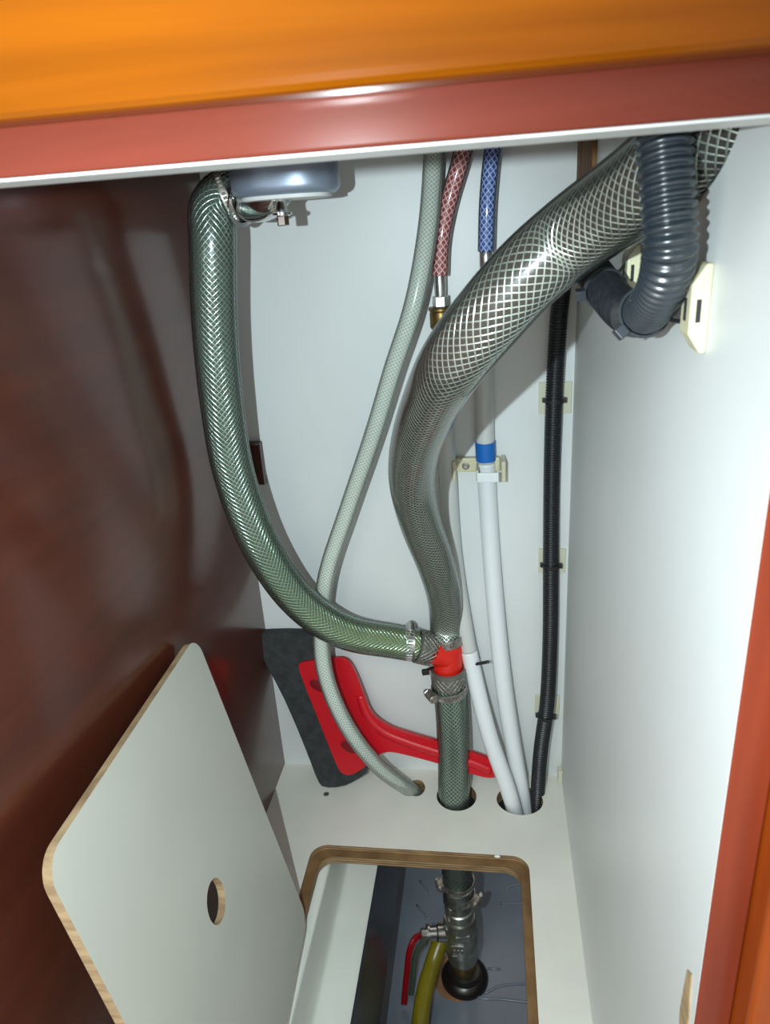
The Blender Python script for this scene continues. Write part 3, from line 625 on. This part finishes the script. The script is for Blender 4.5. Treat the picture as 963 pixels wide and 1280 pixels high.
flat([(0.0495, -0.0265, 0.203), (0.0614, -0.0258, 0.2068), (0.1077, -0.0247, 0.2137), (0.1213, -0.025, 0.2117), (0.1297, -0.0272, 0.1989), (0.1387, -0.0314, 0.1741), (0.1484, -0.0375, 0.1383), (0.158, -0.0399, 0.1241), (0.1769, -0.0421, 0.1113), (0.1972, -0.0432, 0.1048), (0.2442, -0.0454, 0.092), (0.2942, -0.0481, 0.0758), (0.3251, -0.0498, 0.0661), (0.3283, -0.0522, 0.0516), (0.3226, -0.0548, 0.0366), (0.2837, -0.0532, 0.0458), (0.2434, -0.051, 0.0588), (0.1959, -0.049, 0.0703), (0.1708, -0.0484, 0.0742), (0.1553, -0.05, 0.0648), (0.1406, -0.0526, 0.0491), (0.12, -0.0552, 0.0343), (0.1081, -0.0553, 0.0337), (0.1002, -0.054, 0.0409), (0.0902, -0.049, 0.0708), (0.0744, -0.0404, 0.1212), (0.0568, -0.0314, 0.1743)], -.005, .002, 'red_handle', 'red_plastic', 2, .003)
for cxy in ((0.078, -0.0339, 0.1713), (0.118, -0.0497, 0.0784)):
    ob('handle_recess', lathe([(.0135, -.0005), (.0135, .0006), (.0120, .0008)], Vector(cxy) + nb * .0004, nb, 28, squash=.55, ref=(1, 0, -.6)), 'dark_red', tb, auto=40)
for k in range(7):
    p = Vector((0.2003, -0.0472, 0.0929)).lerp(Vector((0.2374, -0.0488, 0.0834)), k / 6)
    d = Vector((1, 0, -.3)).normalized(); e = nb.cross(d)
    ob('grip_ridge', obox(p + nb * .0008, d, e, nb, .0022, .017, .0022), 'red_plastic', tb, bevel=.0006)
hr = [Vector(p) for p in [(0.1362, -0.0314, 0.1565), (0.1463, -0.0376, 0.126), (0.1662, -0.0423, 0.1041), (0.1965, -0.0446, 0.0906), (0.2437, -0.0472, 0.0753), (0.2939, -0.0497, 0.0603), (0.3183, -0.0514, 0.0504)]]
ob('handle_rib', tube(hr, .0075, 14, .004), 'red_plastic', tb, smooth=True)

# small marks on the floor
sc_ = (0.0787, -0.0608, 0.0)
t = tag(ob('screw', lathe([(.0042, 0), (.0042, .0006), (.0025, .0010)], sc_, (0, 0, 1), 16), 'dull_steel', base=sc_), 'small dull screw head set in the white floor below the brush', 'screw')
sl = (0.3259, -0.1549, 0.0)
tag(ob('sealant_blob', lathe([(.0042, 0), (.0040, .0012), (.0022, .0022)], sl, (0, 0, 1), 14, squash=.5), 'sealant', base=sl, smooth=True), 'tiny white sealant blob on far edge of the hatch opening', 'sealant')
ab = (0.42, -0.0142, 0.017)
tag(ob('corner_bracket', box(WX - .006, WX, ab[1] - .006, ab[1] + .006, .004, .024), 'mount', base=(WX, ab[1], .004), bevel=.001), 'tiny beige bracket in the rear right corner at floor level', 'bracket')

# ---------------------------------------------------------------- seacock in the bilge
vb = Vector((0.2664, -0.0606, -0.1904)); ft = Vector((0.2727, -0.0659, -.36)); va = (ft - vb); VL = va.length; va.normalize()
t = thing('ball_valve', 'tarnished nickel ball valve with red lever on a black flange in the bilge', 'valve', ft)
ob('hose_tail', lathe([(.0205, -.02), (.0205, .018), (.0225, .020), (.0225, .030), (.0205, .032), (.0215, .040)], vb, va, 32), 'valve', t, auto=40)
def vl(f): return f * VL
ob('valve_body', lathe([(.0235, vl(.22)), (.0255, vl(.25)), (.0255, vl(.34)), (.0245, vl(.36)), (.0270, vl(.42)), (.0280, vl(.52)), (.0265, vl(.62)), (.0240, vl(.66)), (.0245, vl(.70)), (.0225, vl(.74))], vb, va, 32), 'valve', t, auto=35)
ob('hex_collar', lathe([(.0260, vl(.30)), (.0275, vl(.31)), (.0275, vl(.37)), (.0260, vl(.38))], vb, va, 8, phase=.2), 'valve', t)
for f in (.44, .56): ob('cast_ridge', obox(vb + va * vl(f) + Vector((-.004, -.0262, .006)), Vector((1, 0, 0)), Vector((0, 1, -.3)).normalized(), Vector((0, .3, 1)).normalized(), .020, .003, .0022), 'steel', t, bevel=.0006)
for k in range(3): ob('cast_mark', obox(vb + va * vl(.50) + Vector((-.010 + k * .006, -.0272, .006)), Vector((1, 0, 0)), Vector((0, 1, -.3)).normalized(), Vector((0, .3, 1)).normalized(), .0035, .0022, .006), 'steel', t, bevel=.0006)
ob('lower_neck', lathe([(.0200, vl(.70)), (.0200, vl(.90))], vb, va, 28), 'brass', t, auto=40)
ob('flange', lathe([(.0375, -.012), (.0375, .004), (.0345, .010), (.0280, .014), (.0260, .024), (.0220, .026)], ft + Vector((0, 0, .0)), (0, 0, 1), 40), 'black_gloss', t, auto=40)
stem = vb + va * vl(.42); sdv = Vector((-1, -.25, .15)).normalized()
ob('stem_boss', lathe([(.0125, .018), (.0125, .038), (.0105, .040), (.0105, .050), (.0135, .051), (.0135, .054)], stem, sdv, 24), 'steel', t, auto=40)
ob('stem_nut', lathe([(.0085, .054), (.0085, .062), (.0070, .064)], stem, sdv, 6), 'dull_steel', t)
LV = [(0.2313, -0.0656, -0.2563), (0.2144, -0.0743, -0.2575), (0.2007, -0.0852, -0.252), (0.1926, -0.0963, -0.2627), (0.1868, -0.107, -0.3002), (0.1808, -0.1233, -0.3516)]
def strip(pts, w_, th, m, name):
    P = path(pts, .004); mb = MB(); V = []
    for q, T, k in zip(P[1], P[2], range(len(P[0]))):
        T = Vector(T); e = (Vector(CAM_FWD) - T * T.dot(CAM_FWD)).normalized(); s_ = T.cross(e)
        for i, j in ((-1, -1), (1, -1), (1, 1), (-1, 1)): V.append(Vector(q) + s_ * (i * w_ / 2) + e * (j * th / 2))
    n = len(P[0]); mb.add(V, [(i * 4 + k, i * 4 + (k + 1) % 4, i * 4 + 4 + (k + 1) % 4, i * 4 + 4 + k) for i in range(n - 1) for k in range(4)] + [(3, 2, 1, 0), tuple((n - 1) * 4 + k for k in range(4))])
    return ob(name, mb, m, t, bevel=.0025)
o = strip(LV, .0095, .006, 'lever_red', 'lever'); o['label'] = 'red vinyl coated lever'
o = strip([(0.2242, -0.0622, -0.272), (0.2104, -0.0688, -0.2828), (0.199, -0.076, -0.296), (0.1937, -0.0886, -0.3249), (0.1889, -0.1043, -0.3751)], .0085, .005, 'lever_green', 'lever_backing'); o['label'] = 'green grey underside of the lever'
YH = [(0.2416, -0.0408, -0.2797), (0.2349, -0.062, -0.289), (0.2246, -0.0867, -0.3056), (0.2148, -0.1251, -0.3156), (0.2114, -0.1706, -0.3189), (0.2118, -0.2316, -0.308), (0.2169, -0.3034, -0.2988)]
tag(ob('yellow_hose', tube(YH, .0128, 24), 'yellow', smooth=True, base=YH[0]), 'translucent yellow hose beside the valve lever in the bilge', 'hose')
